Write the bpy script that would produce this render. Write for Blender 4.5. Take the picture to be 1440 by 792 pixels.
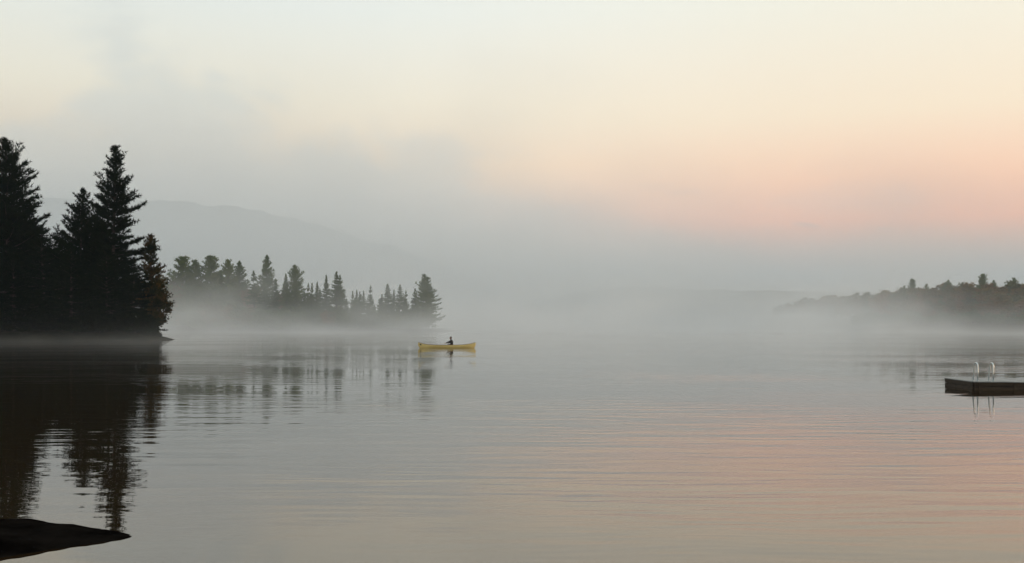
import bpy, bmesh, math, random
import numpy as np
from mathutils import Vector, Matrix
from mathutils import noise as mnoise

for o in list(bpy.data.objects):
    bpy.data.objects.remove(o, do_unlink=True)
S = bpy.context.scene
C = S.collection
R = math.radians

# ------------------------------------------------------------------ camera
F = 1400.0                     # focal length in photo pixels (1440 wide)
CAM_H = 2.0
HORIZON = 460.0
cd = bpy.data.cameras.new('camera')
cam = bpy.data.objects.new('camera', cd)
C.objects.link(cam)
cam.location = (0, 0, CAM_H)
cam.rotation_euler = (R(90), 0, 0)
cd.sensor_width = 36.0
cd.lens = 36.0 * F / 1440.0
cd.shift_y = (HORIZON - 396.0) / 1440.0
cd.clip_start = 0.05
cd.clip_end = 20000
S.camera = cam


def at(px, D, py=None):
    """photo pixel column at distance D -> x (and z)"""
    x = (px - 720.0) / F * D
    if py is None:
        return x
    return x, CAM_H + (HORIZON - py) / F * D


# ------------------------------------------------------------------ sky
SUN_EL, SUN_AZ = 7.0, 80.0       # degrees; azimuth clockwise from the view direction (+Y)
w = bpy.data.worlds.new('World')
S.world = w
w.use_nodes = True
nt = w.node_tree
nt.nodes.clear()


class NT:
    """small helper that strings shader nodes together"""
    def __init__(self, tree):
        self.t = tree

    def n(self, kind, **kw):
        nd = self.t.nodes.new(kind)
        for k, v in kw.items():
            setattr(nd, k, v)
        return nd

    def put(self, sock, v):
        if isinstance(v, bpy.types.NodeSocket):
            self.t.links.new(v, sock)
        elif v is not None:
            sock.default_value = v

    def m(self, op, a, b=None, c=None, clamp=False):
        nd = self.n('ShaderNodeMath', operation=op, use_clamp=clamp)
        self.put(nd.inputs[0], a)
        self.put(nd.inputs[1], b)
        if c is not None:
            self.put(nd.inputs[2], c)
        return nd.outputs[0]

    def vm(self, op, a, b=None):
        nd = self.n('ShaderNodeVectorMath', operation=op)
        self.put(nd.inputs[0], a)
        if b is not None:
            self.put(nd.inputs[1], b)
        return nd.outputs[0]

    def smooth(self, v, a, b, to0=0.0, to1=1.0):
        nd = self.n('ShaderNodeMapRange', interpolation_type='SMOOTHSTEP')
        for s, x in zip(nd.inputs[:5], (v, a, b, to0, to1)):
            self.put(s, x)
        return nd.outputs[0]

    def mix(self, f, a, b, kind='MIX'):
        nd = self.n('ShaderNodeMix', data_type='RGBA', blend_type=kind)
        self.put(nd.inputs[0], f)
        self.put(nd.inputs[6], a)
        self.put(nd.inputs[7], b)
        return nd.outputs[2]

    def noise(self, vec, scale, detail=2.0, rough=0.5, dist=0.0):
        nd = self.n('ShaderNodeTexNoise')
        self.put(nd.inputs['Vector'], vec)
        nd.inputs['Scale'].default_value = scale
        nd.inputs['Detail'].default_value = detail
        nd.inputs['Roughness'].default_value = rough
        nd.inputs['Distortion'].default_value = dist
        return nd.outputs[0]

    def ramp(self, fac, stops):
        nd = self.n('ShaderNodeValToRGB')
        self.put(nd.inputs[0], fac)
        el = nd.color_ramp.elements
        while len(el) < len(stops):
            el.new(0.5)
        for e, (p, c) in zip(el, stops):
            e.position = p
            e.color = tuple(c) + (1.0,)
        return nd.outputs[0]


def build_sky():
    k = NT(nt)
    out = k.n('ShaderNodeOutputWorld')
    bg = k.n('ShaderNodeBackground')
    tc = k.n('ShaderNodeTexCoord')
    sep = k.n('ShaderNodeSeparateXYZ')
    k.put(sep.inputs[0], tc.outputs['Generated'])
    x, y, z = sep.outputs
    # clear dawn sky high up, veiled by thin high cloud
    sky = k.n('ShaderNodeTexSky', sky_type='NISHITA')
    sky.sun_disc = False
    sky.sun_elevation = R(SUN_EL)
    sky.sun_rotation = R(SUN_AZ)
    sky.air_density = 1.4
    sky.dust_density = 3.0
    nis = k.mix(1.0, sky.outputs[0], (0.05, 0.05, 0.05, 1), 'MULTIPLY')
    # veil colours against elevation (z = sine of elevation)
    zf = k.m('MAXIMUM', z, 0.0)
    veil = k.ramp(zf, [(0.0, (0.37, 0.44, 0.48)), (0.06, (0.43, 0.48, 0.50)), (0.11, (0.76, 0.62, 0.54)),
                       (0.16, (0.96, 0.74, 0.54)), (0.22, (0.94, 0.83, 0.66)), (0.30, (0.86, 0.86, 0.79)),
                       (0.5, (0.80, 0.84, 0.82)), (1.0, (0.50, 0.58, 0.63))])
    peach = k.ramp(zf, [(0.0, (0.30, 0.33, 0.36)), (0.048, (0.18, 0.33, 0.43)), (0.068, (0.46, 0.37, 0.38)),
                        (0.10, (0.94, 0.42, 0.30)), (0.14, (1.0, 0.56, 0.38)), (0.20, (0.95, 0.75, 0.55)),
                        (0.32, (0.85, 0.83, 0.71)), (0.5, (0.78, 0.80, 0.76)), (1.0, (0.50, 0.58, 0.63))])
    # how far round towards the sunrise we look
    sa = R(SUN_AZ)
    horiz = k.m('SQRT', k.m('ADD', k.m('MULTIPLY', x, x), k.m('MULTIPLY', y, y)))
    toward = k.m('DIVIDE', k.m('ADD', k.m('MULTIPLY', x, math.sin(sa)), k.m('MULTIPLY', y, math.cos(sa))),
                 k.m('MAXIMUM', horiz, 0.001))
    glow = k.smooth(toward, -0.02, 0.60)
    cool = k.smooth(toward, 0.35, -0.25)
    col = k.mix(glow, veil, peach)
    col = k.mix(k.m('MULTIPLY', cool, 0.45), col, k.mix(1.0, col, (0.70, 0.76, 0.80, 1), 'MULTIPLY'))
    # low cloud with a soft, billowing top
    stretch = k.vm('MULTIPLY', tc.outputs['Generated'], (1.0, 1.0, 1.9))
    n1 = k.noise(stretch, 4.6, 5.0, 0.52, 0.25)
    n2 = k.noise(stretch, 2.1, 3.0, 0.5)
    top = k.m('ADD', k.m('MULTIPLY', k.m('SUBTRACT', n1, 0.5), 0.34), k.m('MULTIPLY', k.m('SUBTRACT', n2, 0.5), 0.22))
    edge = k.m('ADD', k.m('ADD', 0.130, top), k.smooth(toward, 0.60, -0.15, -0.055, 0.085))
    bank = k.smooth(k.m('SUBTRACT', edge, z), -0.018, 0.040)
    bank_col = k.mix(glow, (0.58, 0.60, 0.585, 1), (0.66, 0.50, 0.45, 1))
    col = k.mix(k.m('MULTIPLY', bank, k.m('SUBTRACT', 0.62, k.m('MULTIPLY', glow, 0.40))), col, bank_col)
    # thin streaks of cloud
    st = k.noise(k.vm('MULTIPLY', tc.outputs['Generated'], (1.0, 1.0, 6.0)), 9.0, 3.0, 0.5)
    streak = k.m('MULTIPLY', k.smooth(st, 0.62, 0.76), k.smooth(z, 0.08, 0.11))
    streak = k.m('MULTIPLY', streak, k.smooth(z, 0.18, 0.12))
    col = k.mix(k.m('MULTIPLY', streak, 0.16), col, (0.36, 0.36, 0.38, 1))
    # two small lens-shaped cloudlets over the right shore
    yy = k.m('MAXIMUM', y, 0.05)
    hx, hz = k.m('DIVIDE', x, yy), k.m('DIVIDE', z, yy)
    for ux, uz, wx, wz, amt in ((0.2955, 0.1025, 0.016, 0.0030, 0.34), (0.374, 0.0985, 0.012, 0.0022, 0.22)):
        du = k.m('DIVIDE', k.m('SUBTRACT', hx, ux), wx)
        dv = k.m('DIVIDE', k.m('ADD', k.m('SUBTRACT', hz, uz), k.m('MULTIPLY', k.m('SUBTRACT', hx, ux), 0.10)), wz)
        rr = k.m('ADD', k.m('MULTIPLY', du, du), k.m('MULTIPLY', dv, dv))
        cl = k.m('MULTIPLY', k.smooth(rr, 1.4, 0.0), k.smooth(y, 0.1, 0.3))
        col = k.mix(k.m('MULTIPLY', cl, amt), col, (0.40, 0.37, 0.40, 1))
    tot = k.mix(1.0, col, nis, 'ADD')
    k.put(bg.inputs[0], tot)
    bg.inputs[1].default_value = 1.05
    k.put(out.inputs[0], bg.outputs[0])


build_sky()

sl = bpy.data.lights.new('sun', 'SUN')
sl.energy = 1.5
sl.angle = R(12)
sl.color = (1.0, 0.72, 0.5)
sun = bpy.data.objects.new('sun', sl)
C.objects.link(sun)
_sd = Vector((math.sin(R(SUN_AZ)) * math.cos(R(SUN_EL)), math.cos(R(SUN_AZ)) * math.cos(R(SUN_EL)), math.sin(R(SUN_EL))))
sun.rotation_euler = (-_sd).to_track_quat('-Z', 'Y').to_euler()
sun.location = (60, 20, 40)

vs = S.view_settings
vs.view_transform = 'Standard'
vs.look = 'None'
vs.gamma = 1.0
vs.use_curve_mapping = False
vs.exposure = 0.0
S.cycles.use_denoising = True
S.cycles.volume_bounces = 3
S.cycles.max_bounces = 6
S.cycles.diffuse_bounces = 2
S.cycles.glossy_bounces = 3
S.cycles.transmission_bounces = 2
S.cycles.use_adaptive_sampling = True
S.cycles.adaptive_threshold = 0.02


# ------------------------------------------------------------------ helpers
def tag(o, label=None, cat=None, group=None, kind=None):
    if label:
        o['label'] = label
    if cat:
        o['category'] = cat
    if group:
        o['group'] = group
    if kind:
        o['kind'] = kind
    return o


def link(name, me, mat=None, parent=None):
    o = bpy.data.objects.new(name, me)
    C.objects.link(o)
    if mat and me is not None and not me.materials:
        me.materials.append(mat)
    if parent:
        o.parent = parent
    return o


def empty(name, loc=(0, 0, 0), rz=0.0, size=0.3):
    o = bpy.data.objects.new(name, None)
    C.objects.link(o)
    o.empty_display_size = size
    o.location = loc
    o.rotation_euler = (0, 0, rz)
    return o


def mesh(name, V, Fc, smooth=False):
    me = bpy.data.meshes.new(name)
    me.from_pydata([tuple(v) for v in V], [], [tuple(f) for f in Fc])
    me.update()
    if smooth:
        me.polygons.foreach_set('use_smooth', [True] * len(me.polygons))
    return me


def tri_mesh(name, V):
    """V: (n*3, 3) loose triangles"""
    n = len(V)
    me = bpy.data.meshes.new(name)
    me.vertices.add(n)
    me.vertices.foreach_set('co', np.asarray(V, dtype=np.float32).ravel())
    me.loops.add(n)
    me.loops.foreach_set('vertex_index', np.arange(n, dtype=np.int32))
    me.polygons.add(n // 3)
    me.polygons.foreach_set('loop_start', np.arange(0, n, 3, dtype=np.int32))
    me.update(calc_edges=True)
    return me


class MB:
    """collects simple solids into one mesh"""
    def __init__(self):
        self.V, self.F = [], []

    def add(self, V, Fc):
        b = len(self.V)
        self.V += [tuple(v) for v in V]
        self.F += [tuple(i + b for i in f) for f in Fc]
        return self

    def box(self, x0, x1, y0, y1, z0, z1):
        return self.add([(x0, y0, z0), (x1, y0, z0), (x1, y1, z0), (x0, y1, z0),
                         (x0, y0, z1), (x1, y0, z1), (x1, y1, z1), (x0, y1, z1)],
                        [(3, 2, 1, 0), (4, 5, 6, 7), (0, 1, 5, 4), (1, 2, 6, 5), (2, 3, 7, 6), (3, 0, 4, 7)])

    def tube(self, pts, radii, n=6, cap=True):
        pts = [Vector(p) for p in pts]
        if not hasattr(radii, '__len__'):
            radii = [radii] * len(pts)
        V, Fc = [], []
        ref = None
        for i, p in enumerate(pts):
            d = (pts[min(i + 1, len(pts) - 1)] - pts[max(i - 1, 0)]).normalized()
            if ref is None:
                ref = Vector((0, 0, 1)) if abs(d.z) < 0.9 else Vector((1, 0, 0))
            u = (ref - d * ref.dot(d))
            u = u.normalized() if u.length > 1e-6 else d.orthogonal().normalized()
            ref = u
            v = d.cross(u)
            for j in range(n):
                a = 2 * math.pi * j / n
                V.append(p + (u * math.cos(a) + v * math.sin(a)) * radii[i])
        for i in range(len(pts) - 1):
            for j in range(n):
                a, b = i * n + j, i * n + (j + 1) % n
                Fc.append((a, b, b + n, a + n))
        if cap:
            Fc.append(tuple(range(n))[::-1])
            Fc.append(tuple(range((len(pts) - 1) * n, len(pts) * n)))
        return self.add(V, Fc)

    def build(self, name, mat, parent=None, smooth=False, bevel=0.0):
        me = mesh(name, self.V, self.F, smooth)
        o = link(name, me, mat, parent)
        if bevel:
            b = o.modifiers.new('bevel', 'BEVEL')
            b.width = bevel
            b.segments = 2
            b.limit_method = 'ANGLE'
        return o


def principled(name, col, rough=0.6, **kw):
    m = bpy.data.materials.new(name)
    m.use_nodes = True
    b = m.node_tree.nodes['Principled BSDF']
    b.inputs['Base Color'].default_value = (*col, 1)
    b.inputs['Roughness'].default_value = rough
    for kk, v in kw.items():
        b.inputs[kk].default_value = v
    return m


def varied(name, cols, scale, rough=0.7, stretch=(1, 1, 1), bump=0.0, rnd=0.0, coord='Object', **kw):
    """principled material whose colour wanders between cols by noise (and per object)"""
    m = principled(name, cols[0], rough, **kw)
    k = NT(m.node_tree)
    b = m.node_tree.nodes['Principled BSDF']
    tc = k.n('ShaderNodeTexCoord')
    vec = k.vm('MULTIPLY', tc.outputs[coord], stretch)
    n = k.noise(vec, scale, 4.0, 0.6)
    f = k.smooth(n, 0.28, 0.72)
    if rnd:
        oi = k.n('ShaderNodeObjectInfo')
        f = k.m('ADD', f, k.m('MULTIPLY', k.m('SUBTRACT', oi.outputs['Random'], 0.5), rnd), clamp=True)
    st = [(i / (len(cols) - 1), c) for i, c in enumerate(cols)]
    k.put(b.inputs['Base Color'], k.ramp(f, st))
    if bump:
        bp = k.n('ShaderNodeBump')
        bp.inputs['Strength'].default_value = bump
        bp.inputs['Distance'].default_value = 0.02
        k.put(bp.inputs['Height'], n)
        k.put(b.inputs['Normal'], bp.outputs[0])
    return m


M = {}
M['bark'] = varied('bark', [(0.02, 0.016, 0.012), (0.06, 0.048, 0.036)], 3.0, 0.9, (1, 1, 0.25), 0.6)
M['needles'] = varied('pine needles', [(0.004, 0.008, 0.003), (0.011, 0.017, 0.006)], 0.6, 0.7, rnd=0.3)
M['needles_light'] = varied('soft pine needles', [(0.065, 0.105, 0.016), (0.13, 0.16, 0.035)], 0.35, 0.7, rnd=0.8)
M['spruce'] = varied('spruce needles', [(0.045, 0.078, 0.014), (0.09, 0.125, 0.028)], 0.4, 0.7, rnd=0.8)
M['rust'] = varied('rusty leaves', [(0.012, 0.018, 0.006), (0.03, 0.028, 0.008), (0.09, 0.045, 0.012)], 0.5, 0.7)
M['leaf'] = varied('turning leaves', [(0.075, 0.075, 0.015), (0.15, 0.10, 0.02), (0.20, 0.085, 0.02)], 0.12, 0.7, rnd=0.9)
M['soil'] = varied('shore soil', [(0.010, 0.009, 0.006), (0.03, 0.026, 0.018)], 0.3, 0.95, bump=0.5)
M['hill'] = varied('wooded hillside', [(0.04, 0.055, 0.035), (0.07, 0.08, 0.045), (0.10, 0.085, 0.05)], 0.02, 0.95)
M['rock'] = varied('wet rock', [(0.002, 0.0018, 0.0015), (0.008, 0.007, 0.006)], 3.0, 0.95, bump=0.8)
M['rock'].node_tree.nodes['Principled BSDF'].inputs['Specular IOR Level'].default_value = 0.0


for _k in ('bark', 'needles', 'needles_light', 'spruce', 'rust', 'leaf', 'soil', 'hill'):
    M[_k].node_tree.nodes['Principled BSDF'].inputs['Specular IOR Level'].default_value = 0.0


# ------------------------------------------------------------------ water
def build_water():
    m = principled('lake water', (0.022, 0.013, 0.005), 0.015, IOR=1.8)
    k = NT(m.node_tree)
    b = m.node_tree.nodes['Principled BSDF']
    tc = k.n('ShaderNodeTexCoord')
    P = tc.outputs['Object']
    warp = k.n('ShaderNodeVectorMath', operation='SCALE')
    wn = k.n('ShaderNodeTexNoise')
    k.put(wn.inputs['Vector'], P)
    wn.inputs['Scale'].default_value = 0.11
    k.put(warp.inputs[0], wn.outputs['Color'])
    warp.inputs['Scale'].default_value = 2.2
    Q = k.vm('ADD', P, warp.outputs[0])
    a = k.noise(k.vm('MULTIPLY', Q, (0.16, 1.0, 1)), 1.5, 1.0, 0.4)       # long low ripples
    c = k.noise(k.vm('MULTIPLY', Q, (0.22, 1.0, 1)), 4.4, 1.0, 0.4)       # short ripples
    s = k.noise(k.vm('MULTIPLY', P, (0.6, 1.0, 1)), 0.07, 2.0, 0.5)       # calm and ruffled patches
    gate = k.smooth(s, 0.36, 0.62, 0.25, 1.0)
    h = k.m('ADD', k.m('MULTIPLY', a, 0.019), k.m('MULTIPLY', k.m('MULTIPLY', c, 0.0115), gate))
    bp = k.n('ShaderNodeBump')
    bp.inputs['Strength'].default_value = 1.0
    bp.inputs['Distance'].default_value = 1.0
    k.put(bp.inputs['Height'], k.m('MULTIPLY', h, gate))
    k.put(b.inputs['Normal'], bp.outputs[0])
    me = mesh('water', [(-4900, -1400, 0), (4900, -1400, 0), (4900, 5400, 0), (-4900, 5400, 0)], [(0, 1, 2, 3)])
    tag(link('water', me, m), kind='structure')


build_water()


# ------------------------------------------------------------------ land
def fbm(x, y, s, seed=0.0, oct=4):
    return mnoise.fractal(Vector((x * s, y * s, seed)), 1.0, 2.0, oct)


def sst(a, b, v):
    t = min(1.0, max(0.0, (v - a) / (b - a)))
    return t * t * (3 - 2 * t)


def near_land(x, y):
    # wooded point on the left: its tip reaches x = -53
    front = 149 + 3.5 * fbm(x, 0, 0.05, 3.1)
    tip = -53.5 - max(0.0, y - 156) * 0.55 + 1.5 * fbm(0, y, 0.08, 5.0)
    d = min(y - front, (tip - x) * 0.8, (330 - y) * 0.5)
    return max(-1.0, min(0.34 * d, 1.2 + 0.045 * d) + 0.25 * fbm(x, y, 0.25, 1.0))


def point_land(x, y):
    # farther wooded point: tip near x = -30 at y = 400
    d = min(y - (396 + 4 * fbm(x, 0, 0.03, 8.0)), (-29 - x) * 0.7, (520 - y) * 0.5)
    return max(-1.0, min(0.3 * d, 1.0 + 0.05 * d) + 0.25 * fbm(x, y, 0.2, 2.0))


def right_shore_x(y):
    return 196 - 0.07 * (y - 400) + 10 * fbm(0, y, 0.008, 9.0)


def right_land(x, y):
    d = min(x - right_shore_x(y), (y - 395) * 0.9, (1650 - y) * 0.4)
    return max(-1.0, min(0.25 * d, 1.4 + 0.075 * d) + 1.2 * fbm(x, y, 0.02, 4.0))


def grid_land(name, x0, x1, y0, y1, step, fn, mat, stepy=None):
    nx = int((x1 - x0) / step) + 1
    ny = int((y1 - y0) / (stepy or step)) + 1
    V, Fc = [], []
    for j in range(ny):
        for i in range(nx):
            x = x0 + (x1 - x0) * i / (nx - 1)
            y = y0 + (y1 - y0) * j / (ny - 1)
            V.append((x, y, fn(x, y)))
    for j in range(ny - 1):
        for i in range(nx - 1):
            a = j * nx + i
            q = (a, a + 1, a + nx + 1, a + nx)
            if max(V[t][2] for t in q) > -0.99:
                Fc.append(q)
    used = sorted({i for f in Fc for i in f})
    re = {u: n for n, u in enumerate(used)}
    me = mesh(name, [V[u] for u in used], [[re[i] for i in f] for f in Fc], True)
    return tag(link(name, me, mat), kind='structure')


grid_land('shore_near', -190, -48, 143, 335, 1.6, near_land, M['soil'])
grid_land('shore_point', -300, -25, 388, 525, 2.5, point_land, M['soil'])
grid_land('shore_right', 60, 620, 385, 1660, 8, right_land, M['soil'])


def interp(x, tab):
    if x <= tab[0][0]:
        return tab[0][1]
    for (a, b), (c, d) in zip(tab, tab[1:]):
        if x <= c:
            t = (x - a) / (c - a)
            return b + (d - b) * t
    return tab[-1][1]


def hill_far(x, y):
    px = 720 + x / 1900 * F
    top = interp(px, [(560, 0), (680, 20), (800, 50), (890, 60), (960, 55), (1100, 53), (1240, 52), (1400, 60), (1700, 75), (2100, 60)])
    h = top / F * 1900 * (sst(1560, 1900, y) * (1 - 0.5 * sst(1900, 2400, y)))
    return max(-1.0, h - 2 + (4.0 * fbm(x, y, 0.012, 1.0) + 1.8 * fbm(x, y, 0.09, 6.0, 2)) * sst(0, 20, h))


def mountain(x, y):
    px = 720 + x / 4200 * F
    top = interp(px, [(-500, 90), (-300, 130), (-100, 165), (60, 177), (190, 183), (330, 165), (450, 145), (560, 112), (680, 60), (800, 20), (900, 0)])
    h = top / F * 4200 * (sst(3100, 4200, y) ** 0.8) * (1 - 0.6 * sst(4200, 5300, y))
    return max(-1.0, h - 3 + (45 * fbm(x, y, 0.0022, 3.0) + 16 * fbm(x, y, 0.009, 9.0)) * sst(0, 150, h) + 5 * fbm(x, y, 0.03, 6.0, 2) * sst(0, 60, h))


grid_land('hill', -230, 1950, 1550, 2420, 16, hill_far, M['hill'])
grid_land('mountain', -3700, 600, 3050, 5350, 30, mountain, M['hill'], 46)


# ------------------------------------------------------------------ trees
def blades(rng, Cn, A, size, per, width=0.13, spread=0.9):
    """narrow triangles fanned round each tuft centre"""
    n = len(Cn)
    Cc = np.repeat(Cn, per, 0)
    Ax = np.repeat(A, per, 0)
    sz = np.repeat(size, per)[:, None] * rng.uniform(0.6, 1.15, (n * per, 1))
    d = Ax * 0.8 + rng.normal(0, 1, (n * per, 3)) * spread * 0.6
    d /= np.linalg.norm(d, axis=1, keepdims=True) + 1e-9
    r = rng.normal(0, 1, (n * per, 3))
    p = np.cross(d, r)
    p /= np.linalg.norm(p, axis=1, keepdims=True) + 1e-9
    wv = p * sz * width
    T = np.empty((n * per, 3, 3), np.float32)
    b = Cc - d * sz * 0.12
    T[:, 0] = b - wv
    T[:, 1] = b + wv
    T[:, 2] = Cc + d * sz
    return T.reshape(-1, 3)


def conifer(name, seed, h=30.0, rmax=4.5, base=0.12, whorls=30, per=5, elev=(-4, 52), curve=0.10,
            tuft=0.55, twig_gap=0.4, blade=6, irregular=0.35, lean=0.0, needle='needles', power=0.8,
            droop=0.0, width=0.13, low_fade=0.0, gap=0.12, top_burst=True, r_mid=None):
    """builds trunk / branches / crown meshes of one conifer, base at the origin"""
    rng = np.random.default_rng(seed)
    rn = random.Random(seed)
    nseg = 14
    wob = [(rn.uniform(-1, 1), rn.uniform(-1, 1)) for _ in range(4)]

    def axis(z):
        t = z / h
        return Vector((lean * t * h + 0.006 * h * math.sin(3.1 * t + wob[0][0] * 3) * t + 0.0,
                       0.006 * h * math.sin(2.7 * t + wob[1][0] * 3) * t, z))
    r0 = 0.0125 * h + 0.03
    tr = MB()
    zs = [-0.5] + [h * i / nseg for i in range(1, nseg + 1)]
    tr.tube([axis(max(z, 0)) + Vector((0, 0, min(z, 0))) for z in zs],
            [r0 * 1.25] + [r0 * (1 - i / nseg) ** 0.85 + 0.012 for i in range(1, nseg + 1)], 7)
    br = MB()
    cen, axs, siz = [], [], []

    def tufts_on(p, d, s):
        cen.append(p)
        axs.append(d)
        siz.append(s)
    zb = base * h
    zlist = []
    for i in range(whorls):
        t = (i + 0.5) / whorls
        zlist.append(zb + (h - zb) * (1 - (1 - t) ** 1.12))
    for i, z0 in enumerate(zlist):
        t = (z0 - zb) / (h - zb)
        if rn.random() < gap and 0.15 < t < 0.85:
            continue
        prof = (1 - t) ** power
        if low_fade:
            prof *= 1 - low_fade * (1 - sst(0, 0.35, t))
        wl = rn.uniform(1 - irregular * 0.6, 1 + irregular * 0.4)
        for q in range(per):
            z = z0 + rn.uniform(-0.35, 0.35) * (h - zb) / whorls
            z = min(z, h * 0.985)
            hi_ = h - z
            az = 2 * math.pi * (q + rn.uniform(-0.35, 0.35)) / per + i * 1.7
            L = rmax * prof * wl * rn.uniform(1 - irregular, 1 + irregular * 0.5) + 0.016 * h * (0.12 + 0.88 * (1 - t))
            el = R(elev[0] + (elev[1] - elev[0]) * t ** 1.4 + rn.uniform(-9, 9))
            L = min(L, hi_ * 1.1 + 0.25)
            o = axis(z)
            hd = Vector((math.cos(az), math.sin(az), 0))
            cv = curve * rn.uniform(0.5, 1.5)
            npt = 6
            pts = []
            for s in range(npt):
                u = s / (npt - 1)
                pts.append(o + hd * (L * u * math.cos(el)) + Vector((0, 0, L * u * math.sin(el) + cv * L * u * u - droop * L * u * (1 - 0.6 * u))))
            rb = 0.012 * L + 0.012 + 0.15 * r0 * (1 - t) * 0.5
            br.tube(pts, [rb * (1 - 0.85 * s / (npt - 1)) for s in range(npt)], 4, False)
            side = Vector((-hd.y, hd.x, 0))
            nt_ = max(2, int(L * 0.9 / twig_gap))
            for j in range(nt_ + 1):
                u = 0.10 + 0.90 * j / nt_
                f = u * (npt - 1)
                a_ = min(int(f), npt - 2)
                p = pts[a_].lerp(pts[a_ + 1], f - a_)
                fw = (pts[a_ + 1] - pts[a_]).normalized()
                up = Vector((0, 0, 1))
                tl = (0.10 * rmax * min(1.0, 2.2 * prof) + 0.22 * L * (1.1 - u)) * rn.uniform(0.5, 1.2)
                ts = tuft * (0.55 + 0.45 * min(1.0, 2.5 * prof))
                for sg in (-1, 1):
                    dd = (fw * 0.75 + side * sg * rn.uniform(0.5, 1.0) + up * rn.uniform(-0.1, 0.25) - up * droop * 0.5).normalized()
                    m_ = max(1, int(tl / (ts * 0.55)))
                    for e in range(1, m_ + 1):
                        c = p + dd * (tl * e / m_)
                        tufts_on(c, dd * 0.7 + up * (0.45 - droop), ts * rn.uniform(0.75, 1.2))
                tufts_on(p, fw * 0.6 + up * (0.6 - droop), ts * rn.uniform(0.7, 1.1))
    if top_burst:
        for j in range(9):
            z = h * (1 - 0.035 * rn.random() ** 1.5)
            tufts_on(axis(min(z, h)), Vector((rn.uniform(-.6, .6), rn.uniform(-.6, .6), 1.0)), tuft * 0.8)
    cen = np.array([tuple(c) for c in cen], np.float32)
    axs = np.array([tuple(c) for c in axs], np.float32)
    siz = np.array(siz, np.float32)
    T = blades(rng, cen, axs, siz, blade, width)
    me_t = mesh(name + '_trunk', tr.add(br.V, br.F).V, tr.F, True)
    me_c = tri_mesh(name + '_crown', T)
    me_t.materials.append(M['bark'])
    me_c.materials.append(M[needle])
    return dict(trunk=me_t, crown=me_c, h=h)


def broadleaf(name, seed, h=16.0, rx=4.5, rz=5.5, clumps=60, leaves=70, leaf=0.42, mat='leaf'):
    """rounded tree: forking limbs, leaf clumps with gaps between"""
    rng = np.random.default_rng(seed)
    rn = random.Random(seed)
    tr, br = MB(), MB()
    r0 = 0.014 * h + 0.03
    zt = h * 0.8
    tr.tube([(0, 0, -0.5), (0.05, 0, h * 0.2), (0.15, 0.1, h * 0.45), (0.1, 0.2, zt)], [r0 * 1.3, r0, r0 * 0.7, r0 * 0.2], 7)
    cz = h - rz
    T = []
    for c in range(clumps):
        d = Vector((rn.gauss(0, 1), rn.gauss(0, 1), rn.gauss(0, 1))).normalized()
        rad = rn.uniform(0.45, 0.95) * (0.85 + 0.3 * math.sin(3 * d.x + 5 * d.y + seed))
        p = Vector((d.x * rx * rad, d.y * rx * rad, cz + d.z * rz * min(rad, 0.95)))
        if p.z < h * 0.04:
            continue
        st = Vector((0.1, 0.08, max(h * 0.18, min(zt, p.z - 0.5 * math.hypot(p.x, p.y) - 0.4))))
        mid = st.lerp(p, 0.5) + Vector((0, 0, 0.25))
        br.tube([st, mid, p], [r0 * 0.28, r0 * 0.18, 0.012], 4, False)
        cs = rn.uniform(0.16, 0.28) * rx
        n = leaves
        q = rng.normal(0, 1, (n, 3)) * np.array([cs, cs, cs * 0.6]) * 0.62 + np.array(p)
        ax = rng.normal(0, 1, (n, 3)).astype(np.float32)
        ax[:, 2] += 0.3
        ax /= np.linalg.norm(ax, axis=1, keepdims=True)
        T.append(blades(rng, q.astype(np.float32), ax, np.full(n, leaf, np.float32), 1, 0.42, 0.5))
    me_t = mesh(name + '_trunk', tr.add(br.V, br.F).V, tr.F, True)
    me_c = tri_mesh(name + '_crown', np.concatenate(T))
    me_t.materials.append(M['bark'])
    me_c.materials.append(M[mat])
    return dict(trunk=me_t, crown=me_c, h=h)


def plant(kind, spec, x, y, z, height, rz, label, cat, group=None, wide=1.0):
    s = height / spec['h']
    r = empty(kind, (x, y, z), rz)
    r.scale = (s * wide, s * wide, s)
    tilt = random.Random(x * 7.1 + y)
    r.rotation_euler = (R(tilt.uniform(-2, 2)), R(tilt.uniform(-2, 2)), rz)
    for part in ('trunk', 'crown'):
        link(part, spec[part], None, r)
    return tag(r, label, cat, group)


def plant_px(kind, spec, px, apex, D, land, rz, label, cat='tree', group=None, wide=1.0):
    x, zt = at(px, D, apex)
    z = max(0.15, land(x, D)) - 0.1
    return plant(kind, spec, x, D, z, zt - z, rz, label, cat, group, wide)


# --- the dark stand on the near point
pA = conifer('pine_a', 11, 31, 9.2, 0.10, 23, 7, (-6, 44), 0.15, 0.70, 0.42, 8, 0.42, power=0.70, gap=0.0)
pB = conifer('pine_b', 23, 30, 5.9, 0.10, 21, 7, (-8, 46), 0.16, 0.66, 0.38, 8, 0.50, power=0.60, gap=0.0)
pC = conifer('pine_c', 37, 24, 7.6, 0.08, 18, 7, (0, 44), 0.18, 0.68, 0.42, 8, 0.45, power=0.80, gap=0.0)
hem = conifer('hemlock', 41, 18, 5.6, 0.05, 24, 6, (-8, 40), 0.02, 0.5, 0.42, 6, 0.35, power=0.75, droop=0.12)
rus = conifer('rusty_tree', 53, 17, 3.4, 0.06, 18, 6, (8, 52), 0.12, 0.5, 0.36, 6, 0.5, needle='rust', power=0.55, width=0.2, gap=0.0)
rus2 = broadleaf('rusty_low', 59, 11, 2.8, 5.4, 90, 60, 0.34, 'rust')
shr = broadleaf('shrub', 61, 4.0, 2.4, 2.2, 70, 70, 0.26, 'needles')

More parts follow.
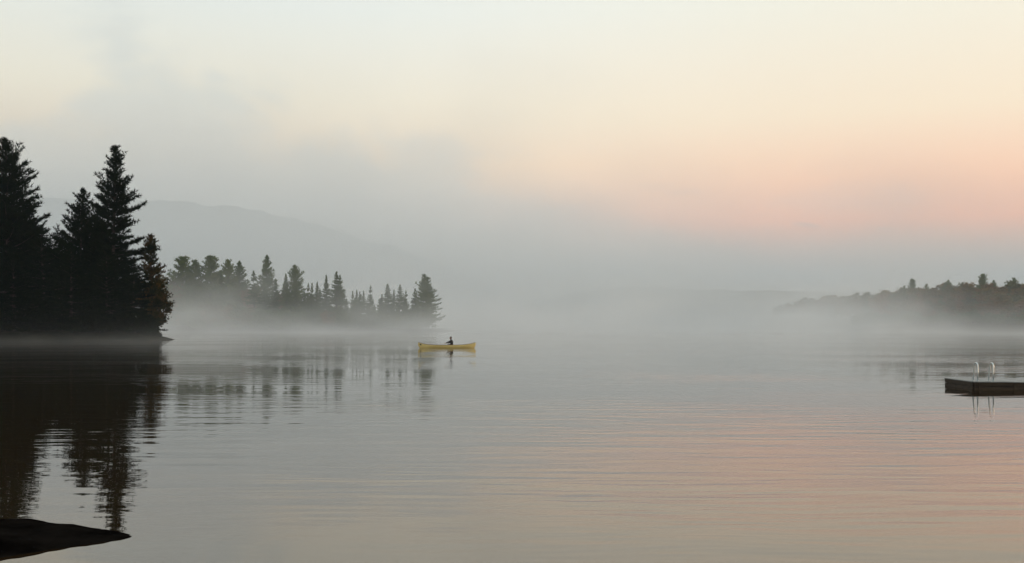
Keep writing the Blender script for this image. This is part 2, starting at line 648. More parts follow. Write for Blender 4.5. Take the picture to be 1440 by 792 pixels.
NEAR = 'dark trees on the near point'
near = [
    ('pine_tree', pA, 12, 197, 158, 0.4, 'tall black pine with long upswept limbs at the outer end of the dark stand', 1.0),
    ('pine_tree', pB, 157, 208, 157, 1.9, 'tall black pine with a layered crown and tufted forked tip, above the rusty tree', 1.0),
    ('pine_tree', pC, 113, 266, 161, 3.2, 'shorter black pine leaning against the layered tall pine, limbs reaching outward', 1.0),
    ('rusty_tree', rus, 213, 331, 158, 0.9, 'slim rusty brown tree with a brush-like top at the edge of the dark stand', 1.0),
    ('rusty_tree', rus2, 222, 380, 157, 2.2, 'low rusty orange tree overhanging the water at the tip of the near point', 1.0),
    ('hemlock_tree', hem, 188, 362, 155, 0.2, 'dark drooping hemlock between the layered tall pine and the rusty tree', 1.15),
    ('hemlock_tree', hem, 62, 318, 156, 2.7, 'dark broad hemlock filling the gap between the two tall pines', 1.2),
    ('hemlock_tree', hem, 150, 345, 154, 4.1, 'dark broad hemlock standing in front of the layered tall pine', 1.35),
    ('pine_tree', pC, 133, 288, 166, 5.0, 'dark pine wedged behind the leaning shorter pine and the layered tall pine', 0.9),
    ('pine_tree', pC, 40, 290, 165, 1.2, 'dark pine half hidden beside the pine with long upswept limbs', 1.0),
    ('hemlock_tree', hem, 20, 350, 153, 5.3, 'dark broad hemlock at the foot of the pine with long upswept limbs', 1.4),
    ('hemlock_tree', hem, 100, 345, 154, 0.7, 'dark broad hemlock at the foot of the leaning shorter pine', 1.35),
]
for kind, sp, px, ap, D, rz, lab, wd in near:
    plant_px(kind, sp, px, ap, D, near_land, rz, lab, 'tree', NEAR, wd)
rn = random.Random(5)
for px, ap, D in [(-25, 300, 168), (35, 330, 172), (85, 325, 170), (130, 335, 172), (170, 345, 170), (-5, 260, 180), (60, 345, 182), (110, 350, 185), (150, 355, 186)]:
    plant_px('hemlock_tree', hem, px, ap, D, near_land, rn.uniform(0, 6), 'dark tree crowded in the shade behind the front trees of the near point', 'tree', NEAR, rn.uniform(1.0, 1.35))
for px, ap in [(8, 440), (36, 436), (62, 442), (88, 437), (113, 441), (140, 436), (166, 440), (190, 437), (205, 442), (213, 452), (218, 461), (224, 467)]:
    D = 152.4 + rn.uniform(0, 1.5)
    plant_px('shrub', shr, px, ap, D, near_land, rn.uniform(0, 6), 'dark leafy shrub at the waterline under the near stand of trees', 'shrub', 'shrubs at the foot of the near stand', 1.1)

# --- the misty point
pp = [conifer('mid_pine_%d' % i, 100 + i, 28, 7.2, 0.12, 19, 6, (-2, 46), 0.14, 1.0, 0.85, 6, 0.42, needle='needles_light', power=pw, width=0.2, gap=0.0)
      for i, pw in enumerate((0.5, 0.62, 0.8))]
sp = [conifer('mid_spruce_%d' % i, 200 + i, 22, 5.6, 0.04, 22, 6, (-14, 30), 0.05, 0.8, 0.7, 6, 0.5, needle='spruce', power=0.95, droop=0.12, width=0.2, gap=0.03)
      for i in range(5)]
tipA = conifer('tip_pine', 301, 22, 5.6, 0.16, 16, 6, (-6, 38), 0.12, 0.85, 0.6, 6, 0.5, needle='needles_light', power=0.65, width=0.17, gap=0.0)
bl = [broadleaf('round_tree_%d' % i, 400 + i, 15, 4.6, 6.6, 75, 34, 0.75, 'leaf') for i in range(3)]
blm = [broadleaf('low_tree_%d' % i, 420 + i, 9, 3.8, 4.6, 60, 34, 0.6, 'spruce') for i in range(2)]

MIST = 'misty trees on the farther point'
LP = 'misty pine with a soft rounded top on the farther point'
LS = 'small narrow spruce spire on the farther point'
LF = 'misty full spruce with a pointed top on the farther point'
mid = [
    (258, 363, pp[0], LP, 1.15), (276, 367, pp[1], LP, 0.9), (295, 362, pp[0], LP, 1.2), (314, 381, sp[0], LS, 0.7),
    (324, 366, pp[1], LP, 0.85), (339, 368, pp[2], LP, 1.0), (359, 382, sp[1], LF, 1.0),
    (374, 360, pp[2], 'tallest misty pine on the farther point', 0.85), (389, 393, sp[2], LS, 0.7),
    (404, 386, sp[0], LF, 0.8), (417, 374, pp[1], 'misty broad pine between narrow spruce spires on the farther point', 0.9),
    (432, 399, sp[1], LS, 0.65), (438, 398, sp[2], LS, 0.6), (445, 397, sp[0], LS, 0.65), (460, 388, sp[1], LF, 0.7),
    (473, 383, sp[2], LF, 1.0), (480, 388, sp[0], LF, 0.9), (496, 409, sp[1], LS, 0.6), (501, 408, sp[2], LS, 0.6),
    (505, 411, sp[0], LS, 0.6), (511, 409, sp[1], LS, 0.6), (519, 402, sp[2], LF, 0.75), (536, 414, sp[0], LF, 0.9),
    (547, 400, sp[1], LF, 1.1), (553, 408, sp[2], LS, 0.7), (562, 401, sp[0], LF, 1.0), (570, 409, sp[1], LS, 0.7),
    (583, 406, sp[2], LF, 0.9),
    (594, 387, tipA, 'taller of the two open pines at the tip of the farther point', 0.9),
    (603, 391, tipA, 'open pine with long outward limbs at the very tip of the farther point', 1.05),
]
for i, (px, ap, s_, lab, wd) in enumerate(mid):
    D = 412 + rn.uniform(-6, 8) + (10 if s_ in pp else 0)
    if lab == LS:
        D += 0
    if s_ in sp:
        s_ = sp[(i * 3 + 1) % 5]
    kind = 'pine_tree' if (s_ in pp or s_ is tipA) else 'spruce_tree'
    plant_px(kind, s_, px, ap, D, point_land, i * 1.3, lab, 'tree', MIST, wd)
LL = 'low leafy tree in the mist along the bank of the farther point'
for px in range(230, 610, 10):
    s_ = rn.choice([blm[0], blm[1], blm[0], bl[0]])
    top = 440 + rn.uniform(-10, 8) - (8 if px < 420 else 0)
    plant_px('low_tree', s_, px + rn.uniform(-4, 4), top, 402.5 + rn.uniform(-1, 2), point_land, rn.uniform(0, 6),
             LL, 'tree', 'low trees along the farther point', 1.3)
LK = 'misty tree in the packed second row of the farther point'
for px in range(228, 592, 9):
    s_ = rn.choice([sp[0], sp[3], sp[4], bl[1], pp[0]])
    top = interp(px, [(228, 384), (330, 388), (420, 402), (480, 412), (590, 424)]) + rn.uniform(-2, 12)
    plant_px('spruce_tree' if s_ in sp else 'pine_tree' if s_ in pp else 'low_tree', s_, px + rn.uniform(-3, 3), top, 422 + rn.uniform(-4, 8), point_land, rn.uniform(0, 6),
             LK, 'tree', 'second row of the farther point', 1.0 if s_ in sp else 0.9)

# --- the right-hand shore
RS = 'trees along the right shore'
LB = 'rounded autumn tree in the wooded rise beyond the swim raft'
LQ = 'conifer standing among the autumn trees beyond the swim raft'
rt = [(1252, 402, 560, 0, 1.2), (1268, 402, 540, 1, 1.2), (1283, 394, 545, 3, 0.8), (1296, 402, 530, 2, 1.1), (1306, 400, 525, 0, 1.0),
      (1318, 395, 520, 1, 1.2), (1331, 398, 510, 4, 0.9), (1340, 399, 500, 2, 1.0), (1351, 395, 495, 0, 1.1), (1362, 393, 490, 1, 1.0),
      (1380, 387, 480, 3, 0.9), (1390, 396, 474, 2, 1.0), (1402, 397, 470, 0, 1.1), (1416, 396, 464, 1, 1.1), (1430, 392, 462, 2, 1.1), (1442, 394, 455, 0, 1.2)]
allr = bl + [pp[0], pp[1]]
for i in range(26):
    px = 1246 + 200 * (i + 0.5) / 26 + rn.uniform(-3, 3)
    D = interp(px, [(1246, 575), (1450, 452)]) * rn.uniform(0.99, 1.03)
    ap = interp(px, [(1246, 403), (1320, 397), (1450, 394)]) + rn.uniform(-3, 7)
    k_ = i % 4
    plant_px('autumn_tree' if k_ < 3 else 'pine_tree', bl[k_] if k_ < 3 else pp[1], px, ap, D, right_land, rn.uniform(0, 6),
             'narrow autumn tree crowded among rounded ones beyond the swim raft' if k_ < 3 else LQ, 'tree', RS, rn.uniform(0.6, 0.85))
for px, ap, D, kd, wd in rt:
    lab = LB if kd < 3 else (LQ if kd == 4 else 'tallest pine rising above the autumn trees beyond the swim raft' if ap == 387 else 'small-topped pine at the thin end of the trees beyond the swim raft')
    plant_px('autumn_tree' if kd < 3 else ('pine_tree'), allr[kd], px, ap, D, right_land, rn.uniform(0, 6), lab, 'tree', RS, wd)
for i in range(26):
    px = 1090 + 165 * (i + 0.5) / 26 + rn.uniform(-3, 3)
    D = interp(px, [(1050, 1150), (1150, 860), (1255, 600)]) * rn.uniform(0.97, 1.03)
    ap = interp(px, [(1090, 430), (1140, 414), (1255, 407)]) + rn.uniform(-1, 5)
    plant_px('autumn_tree', allr[i % 3], px, ap, D, right_land, rn.uniform(0, 6),
             'faint misty tree on the fading end of the right shore', 'tree', RS, rn.uniform(0.75, 1.0))
for i in range(40):
    px = 1150 + 300 * (i + 0.5) / 40 + rn.uniform(-4, 4)
    D = interp(px, [(1150, 860), (1250, 580), (1450, 436)]) * rn.uniform(0.97, 1.01)
    ap = interp(px, [(1110, 424), (1240, 416), (1300, 412), (1450, 409)]) + rn.uniform(-3, 14)
    k_ = rn.choice([0, 1, 2, 0, 1, 2, 4])
    plant_px('autumn_tree' if k_ < 3 else 'spruce_tree', (allr[k_] if k_ < 3 else sp[0]), px, ap, D, right_land, rn.uniform(0, 6),
             'autumn tree low on the right shore bank in front of the wooded rise' if k_ < 3 else 'spruce low on the right shore bank in front of the wooded rise',
             'tree', RS, rn.uniform(0.9, 1.3))
for i in range(24):
    px = 1200 + 250 * (i + 0.5) / 24 + rn.uniform(-3, 3)
    D = interp(px, [(1200, 580), (1250, 545), (1450, 424)])
    plant_px('low_tree', blm[i % 2], px, 441 + rn.uniform(-6, 4), D, right_land, rn.uniform(0, 6),
             'low bushy tree at the waterline of the right shore', 'tree', 'low trees at the right waterline', 1.5)


# ------------------------------------------------------------------ dark rock spit in the foreground
def build_rock():
    V, Fc = [], []
    nx, ny = 90, 90
    for j in range(ny):
        for i in range(nx):
            x = -7.5 + 4.0 * i / (nx - 1)
            y = 5.0 + 6.2 * j / (ny - 1)
            # outline: tip at (-3.62, 9.55); far edge rises to the left, near edge falls away
            u = -3.62 - x
            far = 9.5 + 0.62 * u ** 0.55 if u > 0 else 9.5
            nearE = 9.44 - 1.02 * u ** 0.95 if u > 0 else 9.44
            far += 0.10 * fbm(x, 1, 0.9, 2.0)
            nearE += 0.12 * fbm(x, 5, 0.8, 4.0)
            d = min(far - y, y - nearE, u * 0.5)
            z = 0.17 * math.tanh(d * 1.3) if d > 0 else 0.5 * d
            z += (0.03 * fbm(x, y, 2.2, 7.0) + 0.012 * fbm(x, y, 9.0, 8.0)) * sst(-0.1, 0.3, d)
            V.append((x, y, max(z, -0.4)))
    for j in range(ny - 1):
        for i in range(nx - 1):
            a = j * nx + i
            Fc.append((a, a + 1, a + nx + 1, a + nx))
    me = mesh('rock', V, Fc, True)
    o = link('rock', me, M['rock'])
    so = o.modifiers.new('solid', 'SOLIDIFY')
    so.thickness = 0.3
    so.offset = -1
    tag(o, 'low dark rock spit tapering to a point in the shallows', 'rock')


build_rock()


# ------------------------------------------------------------------ swim raft
def build_raft():
    wood = varied('weathered raft wood', [(0.018, 0.011, 0.007), (0.055, 0.036, 0.02)], 2.0, 0.9, (0.6, 6, 6), 0.5)
    deckm = varied('bleached deck wood', [(0.20, 0.20, 0.19), (0.33, 0.33, 0.32)], 2.0, 0.7, (6, 0.6, 6), 0.4, rnd=0.6)
    steel = principled('galvanised steel', (0.62, 0.66, 0.66), 0.28, Metallic=0.85)
    x0, x1, y0, y1, zt = 14.78, 17.9, 31.85, 33.9, 0.265
    r = empty('swim_raft', (x0, y0, 0))
    r.rotation_euler = (R(0.3), R(0.5), 0)
    tag(r, 'dark wooden swim raft floating beyond the open water with pale deck edge', 'raft')
    r['label'] = 'dark wooden swim raft floating on the lake, carrying a pair of ladder rails'
    # everything below is in raft coordinates (0..w, 0..d)
    W, Dp = x1 - x0, y1 - y0
    # two fascia planks on every side, with a gap between them
    for z0, z1 in ((-0.12, 0.095), (0.108, zt - 0.032)):
        MB().box(0, W, -0.045, 0, z0, z1).build('fascia_board', wood, r, bevel=0.006)
        MB().box(0, W, Dp, Dp + 0.045, z0, z1).build('fascia_board', wood, r, bevel=0.006)
        MB().box(-0.045, -0.002, 0.003, Dp - 0.003, z0, z1).build('fascia_board', wood, r, bevel=0.006)
        MB().box(W + 0.002, W + 0.045, 0.003, Dp - 0.003, z0, z1).build('fascia_board', wood, r, bevel=0.006)
    MB().box(0.01, W - 0.01, 0.01, Dp - 0.01, -0.2, 0.21).build('float_core', wood, r)
    n = 22
    rr = random.Random(3)
    for i in range(n):
        a = -0.055 + (W + 0.11) * i / n
        b = -0.055 + (W + 0.11) * (i + 1) / n - 0.012
        dz = rr.uniform(-0.003, 0.003)
        MB().box(a, b, -0.065 + rr.uniform(-.006, .006), Dp + 0.065, zt - 0.03 + dz, zt + dz).build('deck_plank', deckm, r, bevel=0.004)
    # corner posts and bolts
    for px_, py_ in ((0.12, -0.075), (1.25, -0.075), (2.4, -0.075)):
        MB().box(px_, px_ + 0.09, py_ - 0.0, -0.046, -0.1, zt - 0.04).build('cleat', wood, r, bevel=0.005)
    # hand rails of the ladder: two hoops standing on the deck edge
    for hx in (0.12, 0.62):
        pts = [(hx, 0.34, zt - 0.02), (hx, 0.30, zt + 0.20), (hx, 0.25, zt + 0.42)]
        for a in range(0, 181, 20):
            pts.append((hx, 0.13 + 0.115 * math.cos(R(a)), zt + 0.475 + 0.11 * math.sin(R(a))))
        pts += [(hx, 0.012, zt + 0.3), (hx, 0.01, zt - 0.02)]
        h = MB().tube(pts, 0.021, 10).build('hand_rail', steel, r, True)
        MB().tube([(hx, 0.34, zt + 0.002), (hx, 0.34, zt + 0.014)], 0.05, 12).build('flange', steel, h)
        MB().tube([(hx, 0.01, zt + 0.002), (hx, 0.01, zt + 0.014)], 0.05, 12).build('flange', steel, h)


build_raft()


# ------------------------------------------------------------------ canoe
CX, CD = at(628.5, 95.0), 95.0
CANOE_RZ = R(2.0)


def build_canoe():
    hullm = varied('yellow canoe gelcoat', [(0.58, 0.42, 0.13), (0.68, 0.52, 0.19)], 1.2, 0.4, (1, 1, 1))
    wood = varied('varnished ash', [(0.14, 0.08, 0.03), (0.24, 0.14, 0.06)], 3.0, 0.4, (1, 8, 8))
    webm = varied('woven cane', [(0.30, 0.22, 0.11), (0.40, 0.30, 0.16)], 20.0, 0.8)
    dark = principled('dark green decal', (0.015, 0.03, 0.012), 0.5)
    L, B = 5.45, 0.88
    r = empty('canoe', (CX, CD, 0), CANOE_RZ)
    tag(r, 'yellow open canoe with upturned ends carrying one paddler', 'canoe')
    ns, nc = 41, 17

    def sheer(s):
        return 0.28 + 0.24 * abs(s) ** 3.6

    def station(s):
        """s in -1..1, bow at -1; half beam, keel height"""
        a = abs(s)
        hb = B / 2 * (1 - a ** 2.3) ** 0.85 + 0.008
        kz = -0.11 + 0.03 * a ** 3 + 0.26 * sst(0.90, 1.0, a) ** 1.8
        return hb, kz

    def xs(s, t):
        """stem recurve: ends bulge outwards below the sheer"""
        return s * L / 2 * (1 + 0.012 * math.sin(math.pi * t) * sst(0.85, 1, abs(s)))

    def shell(inset):
        V = []
        for i in range(ns):
            s = -1 + 2 * i / (ns - 1)
            s = math.copysign(abs(s) ** 0.85, s)
            hb, kz = station(s)
            hb = max(0.002, hb - inset)
            sz = sheer(s)
            for j in range(nc):
                c = -1 + 2 * j / (nc - 1)
                ang = c * math.pi / 2
                yy = math.copysign(abs(math.sin(ang)) ** 0.62, c) * hb
                tt = 1 - math.cos(ang) ** 0.85 if abs(c) < 1 else 1.0
                zz = kz + inset + (sz - kz - inset) * (abs(c) ** 2.6 * 0.75 + 0.25 * tt)
                V.append((xs(s, (zz - kz) / (sz - kz)), yy, zz))
        return V
    V = shell(0.0)
    Fc = [(i * nc + j, i * nc + j + 1, (i + 1) * nc + j + 1, (i + 1) * nc + j) for i in range(ns - 1) for j in range(nc - 1)]
    V2 = shell(0.012)
    b = len(V)
    Fc += [tuple(b + t for t in reversed((i * nc + j, i * nc + j + 1, (i + 1) * nc + j + 1, (i + 1) * nc + j))) for i in range(ns - 1) for j in range(nc - 1)]
    for j in (0, nc - 1):
        for i in range(ns - 1):
            q = (i * nc + j, (i + 1) * nc + j, b + (i + 1) * nc + j, b + i * nc + j)
            Fc.append(q if j == 0 else q[::-1])
    me = mesh('hull', V + V2, Fc, True)
    link('hull', me, hullm, r)
    for sg in (0, nc - 1):
        pts = [Vector(V[i * nc + sg]) + Vector((0, 0, 0.006)) for i in range(ns)]
        MB().tube(pts, 0.016, 6).build('gunwale', wood, r, True)
    # decks at both ends
    for e in (-1, 1):
        Vd, Fd = [], []
        for i in range(7):
            s = e * (0.995 - 0.11 * i / 6)
            hb, kz = station(s)
            z = sheer(s) + 0.02
            x = s * L / 2
            Vd += [(x, -hb, z), (x, 0, z + 0.02), (x, hb, z), (x, hb, z - 0.015), (x, -hb, z - 0.015)]
        for i in range(6):
            for j in range(5):
                Fd.append((i * 5 + j, i * 5 + (j + 1) % 5, (i + 1) * 5 + (j + 1) % 5, (i + 1) * 5 + j))
        Fd += [(4, 3, 2, 1, 0), tuple(30 + j for j in range(5))]
        d = link('deck', mesh('deck', Vd, Fd), wood, r)
        # carrying handle behind the deck
        s = e * 0.84
        hb, kz = station(s)
        MB().tube([(s * L / 2, -hb + 0.01, sheer(s) - 0.015), (s * L / 2, hb - 0.01, sheer(s) - 0.015)], 0.016, 6).build('carry_handle', wood, r, True)
    # seats and thwart
    for sx in (-1.25, 0.48):
        s = sx / (L / 2)
        hb, kz = station(s)
        z = 0.20
        hb2 = hb * 0.94
        f = MB()
        f.box(sx - 0.15, sx - 0.11, -hb2, hb2, z - 0.02, z)
        f.box(sx + 0.11, sx + 0.15, -hb2, hb2, z - 0.02, z)
        se = f.build('seat', wood, r)
        MB().box(sx - 0.109, sx + 0.109, -hb2 * 0.7, hb2 * 0.7, z - 0.014, z - 0.003).build('cane_panel', webm, se)
    hb, kz = station(-0.1)
    MB().box(-0.28, -0.22, -hb + 0.012, hb - 0.012, sheer(0.1) - 0.035, sheer(0.1) - 0.012).build('thwart', wood, r, bevel=0.004)
    # dark mark near the bow
    Vm, Fm = [], []
    hbm = lambda s: station(s)[0]
    for i in range(5):
        s = -0.945 + 0.055 * i / 4
        for zz in (0.29, 0.36, 0.42):
            Vm.append((s * L / 2, -hbm(s) * 1.0 - 0.012, zz - 0.01 * i))
    for i in range(4):
        for j in range(2):
            a = i * 3 + j
            Fm.append((a, a + 3, a + 4, a + 1))
    o = link('bow_mark', mesh('bow_mark', Vm, Fm), dark, r)
    so = o.modifiers.new('solid', 'SOLIDIFY')
    so.thickness = 0.003


build_canoe()


# ------------------------------------------------------------------ paddler
def skin_mesh(name, nodes, edges, root, mat, parent, sub=2):
    me = bpy.data.meshes.new(name)
    keys = list(nodes)
    idx = {k_: i for i, k_ in enumerate(keys)}
    me.from_pydata([nodes[k_][0] for k_ in keys], [(idx[a], idx[b]) for a, b in edges], [])
    o = link(name, me, mat, parent)
    o.modifiers.new('skin', 'SKIN')
    sk = me.skin_vertices[0].data
    for k_ in keys:
        rr = nodes[k_][1]
        sk[idx[k_]].radius = rr if isinstance(rr, tuple) else (rr, rr)
        sk[idx[k_]].use_root = (k_ == root)
    s = o.modifiers.new('subdivision', 'SUBSURF')
    s.levels = sub
    s.render_levels = sub
    return o


def ellip(mb, c, r_, nu=14, nv=9, shape=None):
    V, Fc = [], []
    for j in range(nv + 1):
        th = math.pi * j / nv
        for i in range(nu):
            ph = 2 * math.pi * i / nu
            d = (math.sin(th) * math.cos(ph), math.sin(th) * math.sin(ph), math.cos(th))
            v = [c[q] + r_[q] * d[q] for q in range(3)]
            if shape:
                v = shape(v, d)
            V.append(v)
    for j in range(nv):
        for i in range(nu):
            Fc.append((j * nu + i, (j + 1) * nu + i, (j + 1) * nu + (i + 1) % nu, j * nu + (i + 1) % nu))
    mb.add(V, Fc)


def build_person():
    jacket = varied('dark jacket', [(0.012, 0.013, 0.016), (0.028, 0.028, 0.032)], 6.0, 0.85)
    trouser = varied('brown trousers', [(0.05, 0.03, 0.018), (0.09, 0.05, 0.028)], 6.0, 0.9)
    skin = principled('skin', (0.42, 0.24, 0.17), 0.5)
    hairm = varied('dark hair', [(0.012, 0.009, 0.007), (0.03, 0.02, 0.015)], 14.0, 0.6)
    eye = principled('eye', (0.02, 0.015, 0.012), 0.2)
    r = empty('person', (0.48, 0, 0.0))
    # world placement: sits on the rear seat, facing the bow (-x)
    cr, sr = math.cos(CANOE_RZ), math.sin(CANOE_RZ)
    r.location = (CX + 0.48 * cr, CD + 0.48 * sr, 0)
    r.rotation_euler = (0, 0, CANOE_RZ)
    tag(r, 'person in a dark jacket seated in the canoe, reaching forward with a paddle', 'person')
    z = 0.205    # seat top
    N = {}
    E = []
    N['pelvis'] = ((0.0, 0, z + 0.10), (0.20, 0.17))
    N['waist'] = ((-0.02, 0, z + 0.24), (0.205, 0.17))
    N['chest'] = ((-0.05, 0, z + 0.42), (0.225, 0.185))
    N['collar'] = ((-0.08, 0, z + 0.54), (0.165, 0.13))
    N['neck'] = ((-0.10, 0, z + 0.60), 0.055)
    N['skull'] = ((-0.115, 0, z + 0.68), 0.07)
    E += [('pelvis', 'waist'), ('waist', 'chest'), ('chest', 'collar'), ('collar', 'neck'), ('neck', 'skull')]
    hands = {}
    for sg, tagk in ((-1, 'n'), (1, 'f')):
        N['hip' + tagk] = ((-0.02, sg * 0.11, z + 0.085), 0.085)
        N['knee' + tagk] = ((-0.40, sg * 0.19, z + 0.10), 0.062)
        N['ankle' + tagk] = ((-0.55, sg * 0.16, 0.0), 0.045)
        N['toe' + tagk] = ((-0.72, sg * 0.17, -0.035), 0.035)
        E += [('pelvis', 'hip' + tagk), ('hip' + tagk, 'knee' + tagk), ('knee' + tagk, 'ankle' + tagk), ('ankle' + tagk, 'toe' + tagk)]
        N['shoulder' + tagk] = ((-0.075, sg * 0.19, z + 0.495), 0.085)
        if sg < 0:
            el, wr = (-0.33, -0.27, z + 0.36), (-0.58, -0.33, z + 0.285)
        else:
            el, wr = (-0.22, 0.30, z + 0.30), (-0.34, 0.12, z + 0.26)
        N['elbow' + tagk] = (el, 0.066)
        N['wrist' + tagk] = (wr, 0.045)
        E += [('collar', 'shoulder' + tagk), ('shoulder' + tagk, 'elbow' + tagk), ('elbow' + tagk, 'wrist' + tagk)]
        hands[tagk] = Vector(wr)
    body = skin_mesh('body', N, E, 'pelvis', jacket, r)
    # hands close on the shaft: shaft direction runs forward and down over the near side
    A, Bv = Vector((-0.38, 0.10, z + 0.245)), Vector((-0.66, -0.335, z + 0.25))
    sd = (Bv - A).normalized()
    for tagk, wr in hands.items():
        c = (A if tagk == 'f' else Bv)
        to = (c - wr)
        to = to.normalized() if to.length > 1e-4 else Vector((-1, 0, 0))
        over = (to - sd * to.dot(sd)).normalized()
        dn = over.cross(sd)
        if dn.z > 0:
            dn = -dn
        HN = {'wrist': (tuple(wr), 0.028), 'palm': (tuple(wr.lerp(c, 0.55) + Vector((0, 0, 0.014))), (0.036, 0.020)),
              'knuckle': (tuple(c + Vector((0, 0, 0.024)) - over * 0.012), (0.036, 0.016))}
        HE = [('wrist', 'palm'), ('palm', 'knuckle')]
        for fi, (off, ln) in enumerate(((-0.030, 0.9), (-0.010, 1.0), (0.011, 0.95), (0.031, 0.8))):
            p0 = c + sd * off + Vector((0, 0, 0.026))
            p1 = c + sd * off + over * 0.026 * ln + Vector((0, 0, 0.012))
            p2 = c + sd * off + over * 0.024 * ln + dn * 0.016
            p3 = c + sd * off + over * 0.004 + dn * 0.026
            for q, p in enumerate((p0, p1, p2, p3)):
                HN['f%d%d' % (fi, q)] = (tuple(p), 0.009 - 0.0008 * q)
            HE += [('knuckle', 'f%d0' % fi)] + [('f%d%d' % (fi, q), 'f%d%d' % (fi, q + 1)) for q in range(3)]
        th = wr.lerp(c, 0.5)
        HN['t0'] = (tuple(th + sd * -0.03), 0.013)
        HN['t1'] = (tuple(c - sd * 0.038 - over * 0.02 + dn * 0.01), 0.010)
        HN['t2'] = (tuple(c - sd * 0.02 - over * 0.006 + dn * 0.026), 0.008)
        HE += [('palm', 't0'), ('t0', 't1'), ('t1', 't2')]
        skin_mesh('hand', HN, HE, 'wrist', skin, r, 1)
    # head
    hz = z + 0.745

    def face(v, d):
        if d[2] < 0:
            v[0] += 0.015 * d[2]
            v[1] *= 1 + 0.22 * d[2]
        return v
    hc = (-0.125, 0, hz)
    mb = MB()
    ellip(mb, hc, (0.105, 0.085, 0.124), 18, 12, face)
    head = mb.build('head', skin, r, True)
    nb = MB()
    ellip(nb, (hc[0] - 0.098, 0, hz - 0.018), (0.022, 0.014, 0.024), 8, 6)
    nb.build('nose', skin, head, True)
    for sg in (-1, 1):
        e_ = MB()
        ellip(e_, (hc[0] - 0.084, sg * 0.031, hz + 0.006), (0.011, 0.013, 0.009), 8, 6)
        e_.build('eye', eye, head, True)
        e_ = MB()
        ellip(e_, (hc[0] + 0.008, sg * 0.077, hz - 0.005), (0.022, 0.010, 0.031), 8, 6)
        e_.build('ear', skin, head, True)
    mo = MB()
    ellip(mo, (hc[0] - 0.086, 0, hz - 0.058), (0.010, 0.024, 0.006), 8, 6)
    mo.build('mouth', principled('lips', (0.30, 0.11, 0.09), 0.5), head, True)

    def hairs(v, d):
        if d[0] < -0.35 and d[2] < 0.45:
            v = [hc[0] - 0.03, v[1] * 0.7, max(v[2], hz - 0.06)]
        j_ = 0.006 * mnoise.noise(Vector(v) * 30)
        return [v[0] + j_, v[1] + j_, v[2] + j_]
    hb = MB()
    ellip(hb, (hc[0] + 0.012, 0, hz + 0.026), (0.112, 0.096, 0.120), 18, 12, hairs)
    hb.build('hair', hairm, head, True)
    # lower clothing: trousers over the thighs
    TN = {'hipc': ((0.0, 0, z + 0.085), (0.155, 0.105))}
    TE = []
    for sg, tk in ((-1, 'n'), (1, 'f')):
        TN['h' + tk] = ((-0.03, sg * 0.11, z + 0.085), 0.094)
        TN['k' + tk] = ((-0.41, sg * 0.19, z + 0.10), 0.072)
        TN['a' + tk] = ((-0.55, sg * 0.16, 0.02), 0.056)
        TE += [('hipc', 'h' + tk), ('h' + tk, 'k' + tk), ('k' + tk, 'a' + tk)]
    skin_mesh('trousers', TN, TE, 'hipc', trouser, r)
    # paddle, held across the canoe and trailing its blade over the near gunwale
    pw = varied('pale paddle wood', [(0.42, 0.30, 0.17), (0.55, 0.42, 0.26)], 4.0, 0.45, (1, 8, 8))
    pd = empty('paddle', tuple(r.location), CANOE_RZ)
    tag(pd, "pale wooden paddle held in the seated person's hands", 'paddle')
    top = A - sd * 0.10
    low = Bv + sd * 0.22
    MB().tube([top, low], 0.015, 8).build('shaft', pw, pd, True)
    side = Vector((0, 0, 1)).cross(sd).normalized()
    MB().tube([top - side * 0.05, top + side * 0.05], 0.017, 8).build('grip', pw, pd, True)
    V, Fc = [], []
    prof = [(0.0, 0.016), (0.08, 0.05), (0.2, 0.082), (0.38, 0.09), (0.48, 0.075), (0.53, 0.03)]
    nrm = side.cross(sd)
    for d, hw in prof:
        p = low + sd * (d - 0.02)
        V += [p - side * hw, p + nrm * 0.008, p + side * hw, p - nrm * 0.008]
    for i in range(len(prof) - 1):
        for j in range(4):
            Fc.append((i * 4 + j, i * 4 + (j + 1) % 4, (i + 1) * 4 + (j + 1) % 4, (i + 1) * 4 + j))
    Fc += [(3, 2, 1, 0), tuple(len(V) - 4 + j for j in range(4))]
    link('blade', mesh('blade', V, Fc, False), pw, pd)


build_person()


# ------------------------------------------------------------------ mist and haze
def box_obj(name, b, mat):
    mb = MB().box(*b)
    o = mb.build(name, mat)
    return tag(o, kind='stuff')


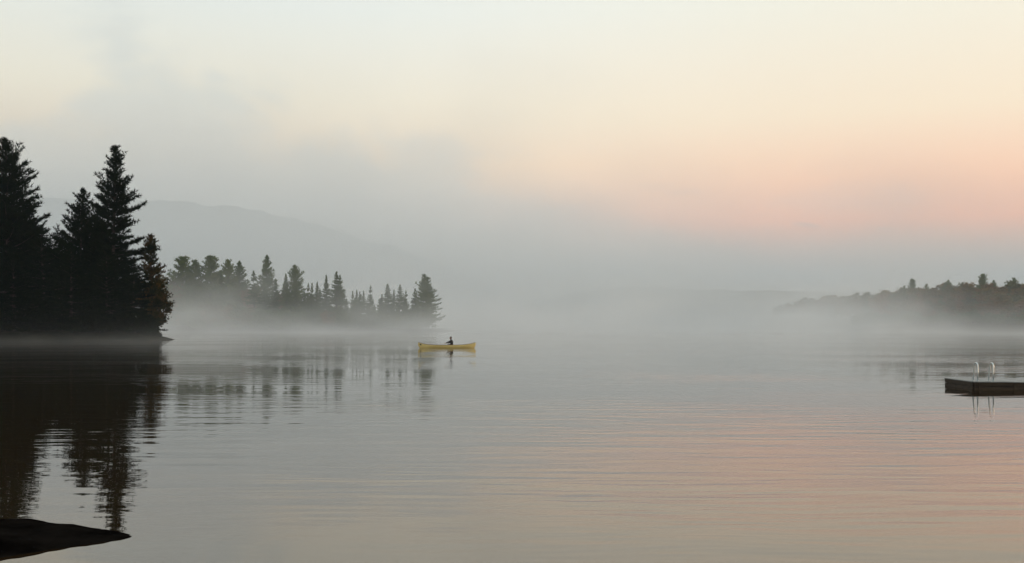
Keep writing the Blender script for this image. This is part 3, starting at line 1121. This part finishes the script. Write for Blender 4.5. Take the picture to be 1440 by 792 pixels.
def build_mist():
    m = bpy.data.materials.new('lake mist')
    m.use_nodes = True
    t = m.node_tree
    t.nodes.clear()
    k = NT(t)
    out = k.n('ShaderNodeOutputMaterial')
    pv = k.n('ShaderNodeVolumePrincipled')
    pv.inputs['Color'].default_value = (0.91, 0.945, 0.96, 1)
    pv.inputs['Anisotropy'].default_value = 0.0
    geo = k.n('ShaderNodeNewGeometry')
    P = geo.outputs['Position']
    sep = k.n('ShaderNodeSeparateXYZ')
    k.put(sep.inputs[0], P)
    x, y, z = sep.outputs
    n1 = k.noise(k.vm('MULTIPLY', P, (1.0, 0.8, 3.0)), 0.016, 2.0, 0.55)
    n2 = k.noise(k.vm('MULTIPLY', P, (1.0, 0.7, 1.6)), 0.034, 3.0, 0.6, 0.6)
    far = k.smooth(y, 150.0, 330.0)
    H = k.m('ADD', k.smooth(n1, 0.34, 0.68, 2.0, 14.0), 0.0)
    hh = k.m('MULTIPLY', H, k.m('ADD', 0.18, k.m('MULTIPLY', far, 0.82)))
    fall = k.m('EXPONENT', k.m('MULTIPLY', k.m('DIVIDE', z, hh), -1.0))
    top = k.smooth(z, 44.0, 20.0)
    amt = k.m('ADD', k.smooth(y, 55.0, 140.0, 0.0, 0.0022), k.m('MULTIPLY', far, 0.0068))
    dens = k.m('MULTIPLY', k.m('MULTIPLY', amt, fall), top)
    dens = k.m('MULTIPLY', dens, k.smooth(n2, 0.34, 0.66, 0.25, 2.0))
    # mist thins out towards the ends of the lake
    dens = k.m('MULTIPLY', dens, k.smooth(k.m('ABSOLUTE', x), 640.0, 420.0))
    dens = k.m('MULTIPLY', dens, k.smooth(y, 1500.0, 1300.0))
    dens = k.m('MULTIPLY', dens, k.smooth(k.m('SUBTRACT', x, k.m('MULTIPLY', k.m('MAXIMUM', k.m('SUBTRACT', y, 470.0), 0.0), 0.45)), 130.0, 195.0, 1.0, 0.13))
    k.put(pv.inputs['Density'], dens)
    k.put(out.inputs['Volume'], pv.outputs[0])
    m.cycles.volume_step_rate = 0.36
    box_obj('mist', (-640, 640, 55, 1500, 0.02, 44), m)


def build_haze():
    m = bpy.data.materials.new('even haze')
    m.use_nodes = True
    t = m.node_tree
    t.nodes.clear()
    k = NT(t)
    out = k.n('ShaderNodeOutputMaterial')
    pv = k.n('ShaderNodeVolumePrincipled')
    pv.inputs['Color'].default_value = (0.74, 0.88, 1.0, 1)
    pv.inputs['Density'].default_value = 0.00009
    k.put(out.inputs['Volume'], pv.outputs[0])
    box_obj('haze', (-5000, 5000, -1500, 5500, -2.0, 700), m)


def build_fog_bank():
    m = bpy.data.materials.new('rising fog')
    m.use_nodes = True
    t = m.node_tree
    t.nodes.clear()
    k = NT(t)
    out = k.n('ShaderNodeOutputMaterial')
    pv = k.n('ShaderNodeVolumePrincipled')
    pv.inputs['Color'].default_value = (0.91, 0.945, 0.96, 1)
    geo = k.n('ShaderNodeNewGeometry')
    P = geo.outputs['Position']
    sep = k.n('ShaderNodeSeparateXYZ')
    k.put(sep.inputs[0], P)
    x, y, z = sep.outputs
    n1 = k.noise(k.vm('MULTIPLY', P, (1.0, 1.0, 1.6)), 0.0034, 3.0, 0.52)
    top = k.m('ADD', k.smooth(x, 700.0, -700.0, 70.0, 270.0), k.m('MULTIPLY', k.m('SUBTRACT', n1, 0.5), 480.0))
    body = k.smooth(k.m('SUBTRACT', top, z), -45.0, 80.0)
    low = k.m('EXPONENT', k.m('MULTIPLY', z, -0.011))
    dens = k.m('MULTIPLY', body, k.m('ADD', 0.0017, k.m('MULTIPLY', low, 0.0018)))
    dens = k.m('MULTIPLY', dens, k.smooth(y, 640.0, 1100.0))
    dens = k.m('MULTIPLY', dens, k.smooth(y, 2680.0, 2200.0))
    dens = k.m('MULTIPLY', dens, k.smooth(x, 1000.0, 380.0))
    dens = k.m('MULTIPLY', dens, k.smooth(z, 440.0, 340.0))
    k.put(pv.inputs['Density'], dens)
    k.put(out.inputs['Volume'], pv.outputs[0])
    m.cycles.volume_step_rate = 0.28
    box_obj('fog_bank', (-2200, 1010, 550, 2700, 0.03, 445), m)


build_mist()
build_fog_bank()
build_haze()
